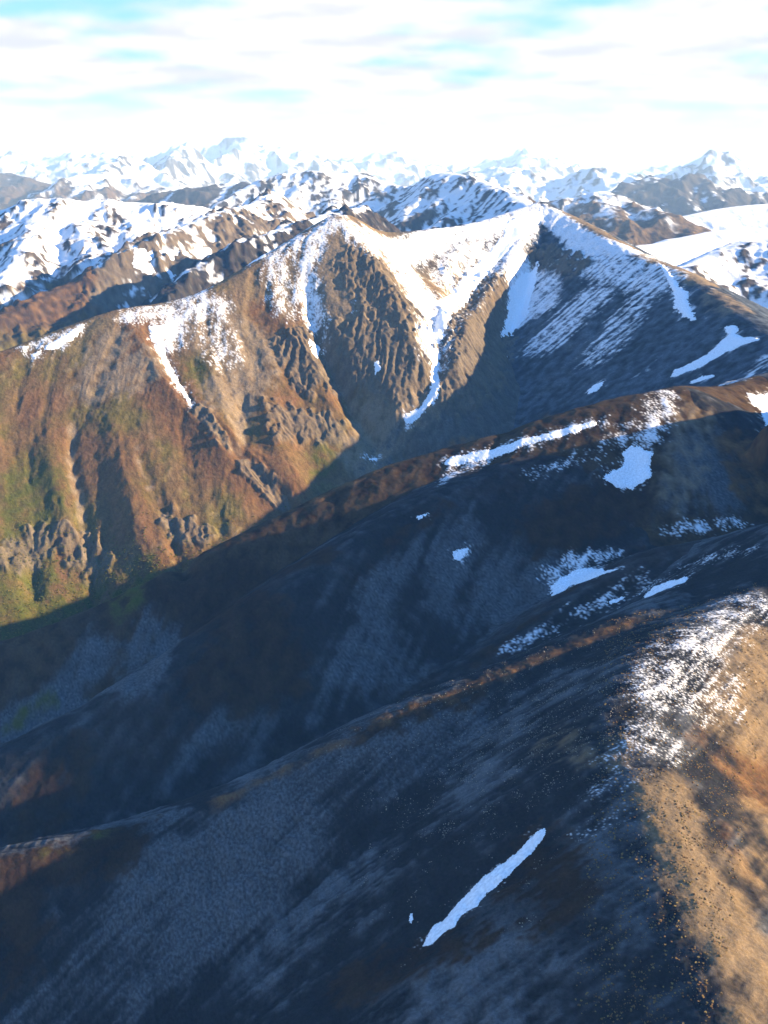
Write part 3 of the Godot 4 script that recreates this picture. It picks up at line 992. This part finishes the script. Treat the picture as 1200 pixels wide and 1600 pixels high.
func ground_row(j: int):
	var g: int = job.g
	var near: bool = job.near
	var c: float = NC if near else FC
	var cell: float = job.cell
	var x0: float = job.x0
	var d: float = job.d0 + j * cell
	var n: int = job.nx
	var fx0 := NX0 if near else FX0
	var u0 := (x0 - fx0) / c
	var v := (d - (ND0 if near else FD0)) / c
	var w := NW if near else FW
	var hh := NH if near else FH
	var du := cell / c
	var h := PackedFloat32Array()
	var valid := PackedFloat32Array()
	var col := PackedColorArray()
	h.resize(n)
	valid.resize(n)
	valid.fill(-1.0)
	# only the part of the row that stands in view
	var wide := half_width(d, g)
	var k0 := clampi(int((-wide - x0) / cell), 0, n)
	var k1 := clampi(int((wide - x0) / cell) + 1, 0, n)
	if k1 - k0 < 2:
		rows[j] = [h, valid, col]
		return
	var m := k1 - k0
	var s0 := u0 + du * k0
	var dg := across(job.dg, w, s0, du, m, v, hh)
	var base := across(near_h if near else far_h, w, s0, du, m, v, hh)
	var gx := across(near_gx if near else far_gx, w, s0, du, m, v, hh)
	var gd := across(near_gd if near else far_gd, w, s0, du, m, v, hh)
	var ribs := across(job.ribs, job.snx, k0 * 0.5, 0.5, m, j * 0.5, job.snd)
	var streaks := across(job.streaks, job.snx, k0 * 0.5, 0.5, m, j * 0.5, job.snd)
	var flutes := across(job.flutes, job.snx, k0 * 0.5, 0.5, m, j * 0.5, job.snd)
	var pt := []
	if near:
		for t in PAINTS:
			pt.append(across(near_paint[t], w, s0, du, m, v, hh))
	var least := -6.0 if near else -25.0
	for k in m:
		if dg[k] < least:
			continue
		var x := x0 + (k0 + k) * cell
		var steep := sqrt(gx[k] * gx[k] + gd[k] * gd[k])
		var wn := wide_noise.get_noise_2d(x, d)
		var pn := patch_noise.get_noise_2d(x, d)
		var gn := grain_noise.get_noise_2d(x, d)
		var rb := ribs[k]
		var st := streaks[k]
		var y := base[k]
		var o: Array
		if near:
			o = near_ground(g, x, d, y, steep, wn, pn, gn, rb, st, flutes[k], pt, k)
		else:
			o = far_ground(g, x, d, y, steep, gx[k], wn, pn, gn, rb, st, flutes[k])
		h[k0 + k] = o[0] - maxf(0.0, -dg[k]) * 0.8
		valid[k0 + k] = dg[k] - least
		col.append(o[1])
	rows[j] = [h, valid, col]

func face_row(j: int):
	var n: int = job.nx
	var nd: int = job.nd
	var cell: float = job.cell
	var x0: float = job.x0
	var d: float = job.d0 + j * cell
	var h: PackedFloat32Array = job.h
	var index: PackedInt32Array = job.index
	var pos := PackedVector3Array()
	var nrm := PackedVector3Array()
	var idx := PackedInt32Array()
	var r := j * n
	for i in n:
		if index[r + i] < 0:
			continue
		var hc := h[r + i]
		pos.append(Vector3(x0 + i * cell, hc, -d))
		var e := h[r + i + 1] if i < n - 1 and index[r + i + 1] >= 0 else hc
		var wv := h[r + i - 1] if i > 0 and index[r + i - 1] >= 0 else hc
		var f := h[r + n + i] if j < nd - 1 and index[r + n + i] >= 0 else hc
		var b := h[r - n + i] if j > 0 and index[r - n + i] >= 0 else hc
		nrm.append(Vector3(wv - e, 2.0 * cell, f - b).normalized())
		if i < n - 1 and j < nd - 1:
			var p := index[r + i]
			var q := index[r + i + 1]
			var s := index[r + n + i]
			var t := index[r + n + i + 1]
			if q >= 0 and s >= 0 and t >= 0:
				idx.append_array(PackedInt32Array([p, s, q, q, s, t]))
	rows[j] = [pos, nrm, idx]

# ---------------------------------------------------------------- what the ground is made of (linear colours)

const SCREE := Color(0.120, 0.127, 0.135)
const SLATE := Color(0.025, 0.026, 0.029)
const HEATH := Color(0.031, 0.020, 0.016)
const BROWN := Color(0.132, 0.085, 0.038)
const RED := Color(0.155, 0.075, 0.035)
const OLIVE := Color(0.118, 0.094, 0.028)
const GREEN := Color(0.060, 0.068, 0.012)
const TAN := Color(0.262, 0.192, 0.120)
const ROCK := Color(0.150, 0.118, 0.082)
const SNOW := Color(0.86, 0.88, 0.90)

func near_ground(g: int, x: float, d: float, y: float, steep: float, wn: float, pn: float, gn: float, rb: float, st: float, fl: float, pt: Array, k: int) -> Array:
	var cell: float = job.cell
	var p_snow: float = pt[0][k]
	var p_tan: float = pt[1][k]
	var p_red: float = pt[2][k]
	var p_crag: float = pt[3][k]
	var p_olive: float = pt[4][k]
	var p_scree: float = pt[5][k]
	var p_heath: float = pt[6][k]
	var f := clampf(steep / 0.55, 0.15, 1.3)
	var h := y
	var c: Color
	var mix := 0.5 * pn + 0.45 * st + 0.25 * wn
	match g:
		0:
			h += f * (3.4 * rb + 1.0 * fl + 0.4 * st) + 2.2 * pn + 0.2 * gn
			c = SLATE.lerp(SCREE, 0.9 * smoothstep(-0.15, 0.55, 0.40 * st + 0.4 * fl + 0.35 * rb + 0.3 * pn + 0.75 * wn))
		1:
			h += f * (5.0 * rb + 1.6 * fl + 0.8 * st) + 2.6 * pn
			c = SLATE.lerp(SCREE, 0.8 * smoothstep(-0.15, 0.6, 0.4 * st + 0.35 * fl + 0.5 * rb + 0.2 * pn + 0.4 * wn))
			c = c.lerp(HEATH, 0.6 * smoothstep(0.0, 0.4, wn + 0.3 * pn))
		2:
			h += f * (4.0 * rb + 2.0 * fl + 0.9 * st) + 2.0 * pn
			c = HEATH.lerp(BROWN, 0.35 + 0.5 * pn).lerp(SLATE, 0.5 * smoothstep(-0.2, 0.4, mix))
		3:
			h += f * (4.5 * rb + 4.0 * (0.45 - absf(rb)) + 3.0 * (0.4 - absf(fl)) + 1.4 * st) + 1.6 * pn
			c = BROWN.lerp(OLIVE, smoothstep(-0.1, 0.45, wn + 0.4 * pn - 0.3 * rb)).lerp(RED, 0.55 * smoothstep(0.05, 0.6, -wn + 0.5 * rb + 0.2 * pn))
			c = c.lerp(TAN, 0.65 * smoothstep(0.0, 0.8, st + 0.5 * pn + 0.3 * fl))
			c = c.lerp(TAN.lerp(BROWN, 0.35 + 0.5 * pn), 0.6 * smoothstep(1780.0, 1960.0, y + 90.0 * wn + 50.0 * st))
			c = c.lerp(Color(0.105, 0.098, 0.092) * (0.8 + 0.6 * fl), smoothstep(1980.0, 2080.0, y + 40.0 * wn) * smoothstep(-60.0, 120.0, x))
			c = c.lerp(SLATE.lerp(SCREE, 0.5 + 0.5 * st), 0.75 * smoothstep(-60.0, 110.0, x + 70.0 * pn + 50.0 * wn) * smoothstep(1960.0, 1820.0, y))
			c = c.lerp(GREEN, smoothstep(1430.0, 1230.0, y) * smoothstep(-0.3, 0.3, pn))
		_:
			h += f * (3.0 * rb + 6.0 * (0.45 - absf(rb)) + 3.5 * (0.4 - absf(fl)) + 1.6 * st) + 1.5 * pn
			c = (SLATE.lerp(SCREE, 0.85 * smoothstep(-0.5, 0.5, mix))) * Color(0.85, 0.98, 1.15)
			var high := smoothstep(1850.0, 2080.0, y + 60.0 * wn)
			c = c.lerp(SNOW, 0.92 * high * smoothstep(0.30, 0.42, 0.75 * st + 0.35 * fl + 0.25 * pn + 0.25 * high - 0.12))
	# colours laid over the base, with ragged edges
	c = c.lerp(SCREE.lerp(SLATE, 0.35 - 0.5 * gn), over(p_scree + 0.45 * st + 0.4 * fl + 0.3 * rb + 0.6 * wn, 0.30, 0.85) * float(p_scree > 0.02))
	c = c.lerp(HEATH.lerp(BROWN, 0.05 + 0.15 * pn), over(p_heath + 0.45 * st + 0.35 * fl + 0.35 * pn, 0.28, 0.62) * float(p_heath > 0.02))
	c = c.lerp(OLIVE.lerp(GREEN, 0.5 + 0.8 * pn), over(p_olive + 0.4 * pn + 0.2 * st, 0.25, 0.7) * float(p_olive > 0.02))
	c = c.lerp(RED.lerp(BROWN, 0.4 + 0.8 * gn), over(p_red + 0.35 * pn + 0.25 * st, 0.25, 0.75) * float(p_red > 0.02))
	c = c.lerp(TAN.lerp(BROWN if g == 0 else ROCK, clampf(0.4 + 0.6 * gn + 0.5 * pn, 0.0, 1.0)), over(p_tan + 0.35 * st + 0.3 * pn, 0.25, 0.7) * float(p_tan > 0.02))
	var crag := over(p_crag + 0.4 * pn + 0.2 * rb, 0.30, 0.62) * float(p_crag > 0.02)
	if crag > 0.0:
		var cn := crag_noise.get_noise_2d(x + 25.0 * rb, d)
		var cf := crag_noise.get_noise_2d(x * 3.1, d * 3.1)
		h += crag * (3.0 * cn + 1.0 * cf + 24.0 * (0.4 - absf(fl)) + 6.0 * rb + 4.0 * st)
		c = c.lerp(ROCK.lerp(SLATE, clampf(0.12 + 0.5 * gn - 0.5 * fl, 0.0, 1.0)), 0.85 * crag)
	if p_snow > 0.02:
		var dn := dust_noise.get_noise_2d(x * 0.55 / cell, d * 0.55 / cell)
		var sn := p_snow + 0.22 * pn + 0.42 * st + 0.32 * fl + 0.18 * gn + 0.30 * dn - 0.30 * crag
		if g == 4:
			sn = p_snow + 0.10 * pn + 0.70 * st + 0.34 * fl + 0.12 * dn - 0.30 * crag
		c = c.lerp(SNOW, over(sn, 0.40, 0.68))
	var dg := dust_noise.get_noise_2d(x * 0.42 / cell + 70.0, d * 0.42 / cell)
	h += 0.16 * cell * dg
	c *= clampf(1.0 + 0.30 * gn + 0.22 * st + 0.32 * dg + 0.25 * pn, 0.3, 1.9)
	if c.r > 0.88:
		c = SNOW
	c.a = 1.0
	return [h, c]

func over(v: float, a: float, b: float) -> float:
	return smoothstep(a, b, v)

func far_ground(g: int, x: float, d: float, y: float, steep: float, gx: float, wn: float, pn: float, gn: float, rb: float, st: float, fl: float) -> Array:
	var rk := rock_noise.get_noise_2d(x, d)
	var fine := rock_noise.get_noise_2d(x * 4.3 + 900.0, d * 4.3)
	var rough := 1.4
	var bare := 0.08       # how far rock shows through the snow
	var line := 1500.0    # no snow below this height
	var ground := BROWN
	var rock := SLATE.lerp(ROCK, 0.25)
	match g - NEAR_MASSES:
		0:
			bare = 0.10
			rough = 1.4
			line = 1760.0
		1:
			bare = 0.24
			rough = 1.3
			line = 1640.0
			rock = ROCK.lerp(SLATE, 0.2)
			ground = OLIVE.lerp(BROWN.lerp(RED, 0.4), smoothstep(1560.0, 1700.0, y))
			line += 460.0 * smoothstep(-1380.0, -1620.0, x)
		2:
			bare = 0.24
			rough = 1.2
			rock = SLATE
		3:
			bare = 0.12
			rough = 1.0
		4:
			bare = 0.1
			line = 2150.0
		5:
			bare = 0.6
			line = 2250.0
		6:
			bare = 0.45
			line = 2080.0
		14:
			bare = 0.42
		15:
			bare = 0.2
			line = 2080.0
			ground = BROWN.lerp(TAN, 0.3)
		16, 17:
			bare = 0.0
			rough = 0.6
		18:
			bare = 0.12
			rough = 0.8
	var cell: float = job.cell
	var uneven := wide_noise.get_noise_2d(x * 0.7 + 300.0, d * 0.7)
	var f := clampf(steep / 0.5, 0.2, 1.3) * (0.35 + 0.9 * smoothstep(-0.35, 0.4, uneven))
	var near_far := clampf((cell - 9.0) / 25.0, 0.0, 1.0)
	rk = rock_noise.get_noise_2d(x * lerpf(1.6, 0.8, near_far), d * lerpf(1.6, 0.8, near_far))
	var h := y + rough * f * (lerpf(22.0, 46.0, near_far) * rk + (6.0 + 1.1 * cell) * (0.45 - absf(rb)) + (4.0 + 0.9 * cell) * (0.4 - absf(fl)) + 3.0 * st)
	var speck := dust_noise.get_noise_2d(x * 0.2 / cell, d * 0.2 / cell)
	if g == 6 or g == 7:
		h += f * (8.0 * crag_noise.get_noise_2d(x * 1.1, d * 1.1) + 8.0 * fl)
	var v := bare + 0.55 * (steep - 0.6) + 0.12 * fine + 0.10 * rk + 0.24 * uneven + 0.40 * st + 0.26 * fl + 0.6 * (0.22 - absf(rb)) + 0.20 * speck - 0.15 * absf(fl) + 0.05
	var c := SNOW.lerp(rock.lerp(ROCK, 0.4 * clampf(pn + 0.5, 0.0, 1.0)), over(v, 0.27, 0.40))
	var low := over(line - y + 170.0 * wn + 60.0 * st + 50.0 * pn, -40.0, 60.0)
	if low > 0.0:
		c = c.lerp(ground.lerp(SLATE, clampf(0.35 + 0.7 * pn - 0.3 * rk, 0.0, 1.0)), low)
	if c.r < 0.5:
		c *= clampf(1.0 + 0.5 * speck + 0.3 * st, 0.4, 1.7)
	c.a = 1.0
	return [h, c]

func valley_floor(m: Material):
	"""one sheet under everything, out to the horizon"""
	var st := SurfaceTool.new()
	st.begin(Mesh.PRIMITIVE_TRIANGLES)
	var ds := [300.0, 2000.0, 3000.0, 4500.0, 6000.0, 7500.0, 9000.0, 12000.0, 16000.0, 20000.0, 26000.0]
	var nx := 40
	for d: float in ds:
		for i in nx + 1:
			st.set_color(SNOW if d > 5900.0 else OLIVE)
			st.set_normal(Vector3.UP)
			st.add_vertex(Vector3((i - nx / 2.0) * d * 0.03, far_base(d) - 3.0, -d))
	for j in ds.size() - 1:
		for i in nx:
			var p := j * (nx + 1) + i
			for q in [p, p + nx + 1, p + 1, p + 1, p + nx + 1, p + nx + 2]:
				st.add_index(q)
	var o := MeshInstance3D.new()
	o.name = "valley_floor"
	o.mesh = st.commit()
	o.mesh.surface_set_material(0, m)
	add_child(o)
	o.set_meta("kind", "structure")
	o.set_meta("label", "low valley ground between and beneath all the mountains")
	o.set_meta("category", "ground")

# ---------------------------------------------------------------- things on the ground

func ground(x: float, d: float) -> float:
	var best := -1e4
	for g in built:
		var b: Dictionary = built[g]
		var u: float = (x - b.x0) / b.cell
		var v: float = (d - b.d0) / b.cell
		var i := int(floor(u))
		var j := int(floor(v))
		if i < 0 or j < 0 or i >= b.nx - 1 or j >= b.nd - 1:
			continue
		var p: int = j * b.nx + i
		var w: int = b.nx
		if b.valid[p] < 0 or b.valid[p + 1] < 0 or b.valid[p + w] < 0 or b.valid[p + w + 1] < 0:
			continue
		u -= i
		v -= j
		best = maxf(best, lerpf(lerpf(b.h[p], b.h[p + 1], u), lerpf(b.h[p + w], b.h[p + w + 1], u), v))
	return best

func far_ground_height(x: float, d: float) -> float:
	var u := clampf((x - FX0) / FC, 1.0, FW - 3.0)
	return across(far_h, FW, u, 1.0, 1, (d - FD0) / FC, FH)[0]

func snow_patch(called: String, label: String, outline: PackedFloat32Array, thick: float, m: Material, is_far: bool):
	var poly := PackedVector2Array()
	var box := Rect2(outline[0], outline[1], 0, 0)
	for i in range(0, outline.size(), 2):
		poly.append(Vector2(outline[i], outline[i + 1]))
		box = box.expand(poly[-1])
	var away := box.get_center().length()
	var cell := clampf(away / 900.0, 0.8, 8.0)
	box = box.grow(cell * 3.0)
	var nx := int(box.size.x / cell) + 2
	var nd := int(box.size.y / cell) + 2
	var edge := PackedFloat32Array()
	edge.resize(nx * nd)
	for j in nd:
		for i in nx:
			var p := box.position + Vector2(i, j) * cell
			var best := 1e18
			for k in poly.size():
				best = minf(best, p.distance_squared_to(Geometry2D.get_closest_point_to_segment(p, poly[k], poly[(k + 1) % poly.size()])))
			var e := sqrt(best) * (1.0 if Geometry2D.is_point_in_polygon(p, poly) else -1.0)
			e += cell * (2.2 * grain_noise.get_noise_2d(p.x * 3.0 / cell, p.y * 3.0 / cell) + 2.0 * patch_noise.get_noise_2d(p.x * 4.0 / cell, p.y * 4.0 / cell))
			edge[j * nx + i] = e
	var index := PackedInt32Array()
	index.resize(nx * nd)
	index.fill(-1)
	var st := SurfaceTool.new()
	st.begin(Mesh.PRIMITIVE_TRIANGLES)
	var count := 0
	var centre := box.get_center()
	var y0 := far_ground_height(centre.x, centre.y) if is_far else ground(centre.x, centre.y)
	for j in nd:
		for i in nx:
			var e := edge[j * nx + i]
			if e < -cell * 2.0:
				continue
			var p := box.position + Vector2(i, j) * cell
			var y: float
			if is_far:
				y = far_ground_height(p.x, p.y) + 14.0
			else:
				var r := cell * 3.0
				y = ground(p.x, p.y)
				var sum := 0.0
				for q in [Vector2(r, 0), Vector2(-r, 0), Vector2(0, r), Vector2(0, -r), Vector2(r, r) * 0.5, Vector2(-r, r) * 0.5, Vector2(r, -r) * 0.5, Vector2(-r, -r) * 0.5]:
					var around := ground(p.x + q.x, p.y + q.y)
					sum += around if around > 0.0 else y
				y = maxf(y - 0.5, lerpf(y, sum * 0.125, 0.75))
			y += clampf(e * 0.4, -2.0, thick)
			st.add_vertex(Vector3(p.x - centre.x, y - y0, -(p.y - centre.y)))
			index[j * nx + i] = count
			count += 1
	for j in nd - 1:
		for i in nx - 1:
			var p := index[j * nx + i]
			var q := index[j * nx + i + 1]
			var s := index[(j + 1) * nx + i]
			var t := index[(j + 1) * nx + i + 1]
			if p >= 0 and q >= 0 and s >= 0 and t >= 0:
				for k in [p, s, q, q, s, t]:
					st.add_index(k)
	st.generate_normals()
	var o := MeshInstance3D.new()
	o.name = called
	o.mesh = st.commit()
	o.mesh.surface_set_material(0, m)
	o.position = Vector3(centre.x, y0, -centre.y)
	add_child(o, true)
	o.set_meta("label", label)
	o.set_meta("category", "snow patch" if not is_far else "glacier")
	if not is_far:
		o.set_meta("group", "snow patches left on the mountainsides")

func lump(st: SurfaceTool, rng: RandomNumberGenerator, at: Vector3, size: Vector3, rough: float):
	"""a small uneven lump with 20 faces"""
	var ring := []
	for p: Vector3 in lump_points:
		ring.append(at + p * size * (1.0 + rough * rng.randf_range(-1.0, 1.0)))
	for f: Array in lump_faces:
		var a: Vector3 = ring[f[0]]
		var b: Vector3 = ring[f[1]]
		var c: Vector3 = ring[f[2]]
		var n := (c - a).cross(b - a).normalized()
		for p: Vector3 in [a, b, c]:
			st.set_normal(n)
			st.add_vertex(p)

var lump_points := []
var lump_faces := []

func lump_shape():
	var g := (1.0 + sqrt(5.0)) / 2.0
	for s in [-1.0, 1.0]:
		for q in [-g, g]:
			lump_points.append(Vector3(s, q, 0).normalized())
			lump_points.append(Vector3(0, s, q).normalized())
			lump_points.append(Vector3(q, 0, s).normalized())
	var side := 1.06
	for i in 12:
		for j in range(i + 1, 12):
			for k in range(j + 1, 12):
				var a: Vector3 = lump_points[i]
				var b: Vector3 = lump_points[j]
				var c: Vector3 = lump_points[k]
				if a.distance_to(b) < side and b.distance_to(c) < side and a.distance_to(c) < side:
					lump_faces.append([i, j, k] if (c - a).cross(b - a).dot(a) > 0 else [i, k, j])

func scatter(called: String, label: String, category: String, shape: Mesh, spots: Array, tints: Array):
	"""spots: [x, height, d, size]"""
	var mm := MultiMesh.new()
	mm.transform_format = MultiMesh.TRANSFORM_3D
	mm.use_colors = true
	mm.mesh = shape
	mm.instance_count = spots.size()
	var rng := RandomNumberGenerator.new()
	rng.seed = 5
	for i in spots.size():
		var s: Array = spots[i]
		var b := Basis(Vector3.UP, rng.randf() * TAU).scaled(Vector3.ONE * float(s[3]))
		mm.set_instance_transform(i, Transform3D(b, Vector3(s[0], s[1], -s[2])))
		mm.set_instance_color(i, tints[0].lerp(tints[1], rng.randf()))
	var o := MultiMeshInstance3D.new()
	o.name = called
	o.multimesh = mm
	add_child(o, true)
	o.set_meta("kind", "stuff")
	o.set_meta("label", label)
	o.set_meta("category", category)

func plain_material() -> StandardMaterial3D:
	var m := StandardMaterial3D.new()
	m.vertex_color_use_as_albedo = true
	m.roughness = 1.0
	m.metallic_specular = 0.05
	return m

func scatter_things():
	lump_shape()
	var rng := RandomNumberGenerator.new()
	rng.seed = 77
	var m := plain_material()
	# loose stones on the foreground
	var st := SurfaceTool.new()
	st.begin(Mesh.PRIMITIVE_TRIANGLES)
	lump(st, rng, Vector3(0, 0.1, 0), Vector3(0.55, 0.4, 0.45), 0.25)
	var stone := st.commit()
	stone.surface_set_material(0, m)
	var spots := []
	while spots.size() < 9000:
		var d := rng.randf_range(520, 1420)
		var x := rng.randf_range(-0.42, 0.44) * d
		var here := patch_noise.get_noise_2d(x * 1.2 + 500.0, d * 1.2) + 0.4 * grain_noise.get_noise_2d(x * 0.25, d * 0.25) + 0.45 - Vector2(x - 190.0, d - 1080.0).length() / 330.0
		if here < rng.randf_range(-0.05, 0.5):
			continue
		var h := ground(x, d)
		if h < 0.0:
			continue
		spots.append([x, h, d, 0.35 + 1.3 * pow(rng.randf(), 4.0)])
	scatter("loose_stones", "pale loose stones strewn over the dark foreground ridge", "stones", stone, spots, [Color(0.10, 0.095, 0.085), Color(0.26, 0.22, 0.16)])
	# low tussocks on the sunlit side of the foreground crest
	st = SurfaceTool.new()
	st.begin(Mesh.PRIMITIVE_TRIANGLES)
	for k in 3:
		lump(st, rng, Vector3(rng.randf_range(-0.5, 0.5), 0.12, rng.randf_range(-0.5, 0.5)), Vector3(0.5, 0.32, 0.5), 0.3)
	var tuft := st.commit()
	tuft.surface_set_material(0, m)
	spots = []
	while spots.size() < 9000:
		var d := rng.randf_range(520, 1300)
		var x := rng.randf_range(0.25, 0.44) * d
		if patch_noise.get_noise_2d(x * 1.6, d * 1.6) < rng.randf_range(-0.3, 0.35):
			continue
		var h := ground(x, d)
		if h > 0.0:
			spots.append([x, h, d, 0.4 + 1.4 * pow(rng.randf(), 3.0)])
	scatter("tundra_tussocks", "small brown and golden tundra tussocks on the sunlit foreground crest", "tussocks", tuft, spots, [Color(0.10, 0.055, 0.028), Color(0.17, 0.125, 0.05)])
	# alder thickets on the foot of the tundra mountain
	st = SurfaceTool.new()
	st.begin(Mesh.PRIMITIVE_TRIANGLES)
	for k in 7:
		lump(st, rng, Vector3(rng.randf_range(-1.4, 1.4), rng.randf_range(0.5, 1.5), rng.randf_range(-1.4, 1.4)), Vector3(0.9, 0.8, 0.9) * rng.randf_range(0.7, 1.2), 0.3)
	var bush := st.commit()
	bush.surface_set_material(0, m)
	spots = []
	var tries := 0
	while spots.size() < 5000 and tries < 60000:
		tries += 1
		var d := rng.randf_range(2080, 2700)
		var x := rng.randf_range(-0.44, -0.02) * d
		var h := ground(x, d)
		if h < 0.0:
			continue
		var wet := smoothstep(1520.0, 1330.0, h) + 0.9 * patch_noise.get_noise_2d(x * 0.8, d * 0.8)
		if wet > rng.randf_range(0.25, 1.1):
			spots.append([x, h, d, rng.randf_range(0.7, 1.7)])
	scatter("alder_thicket", "green and golden alder shrubs on the foot of the tundra mountain", "shrubs", bush, spots, [Color(0.045, 0.060, 0.010), Color(0.13, 0.095, 0.022)])
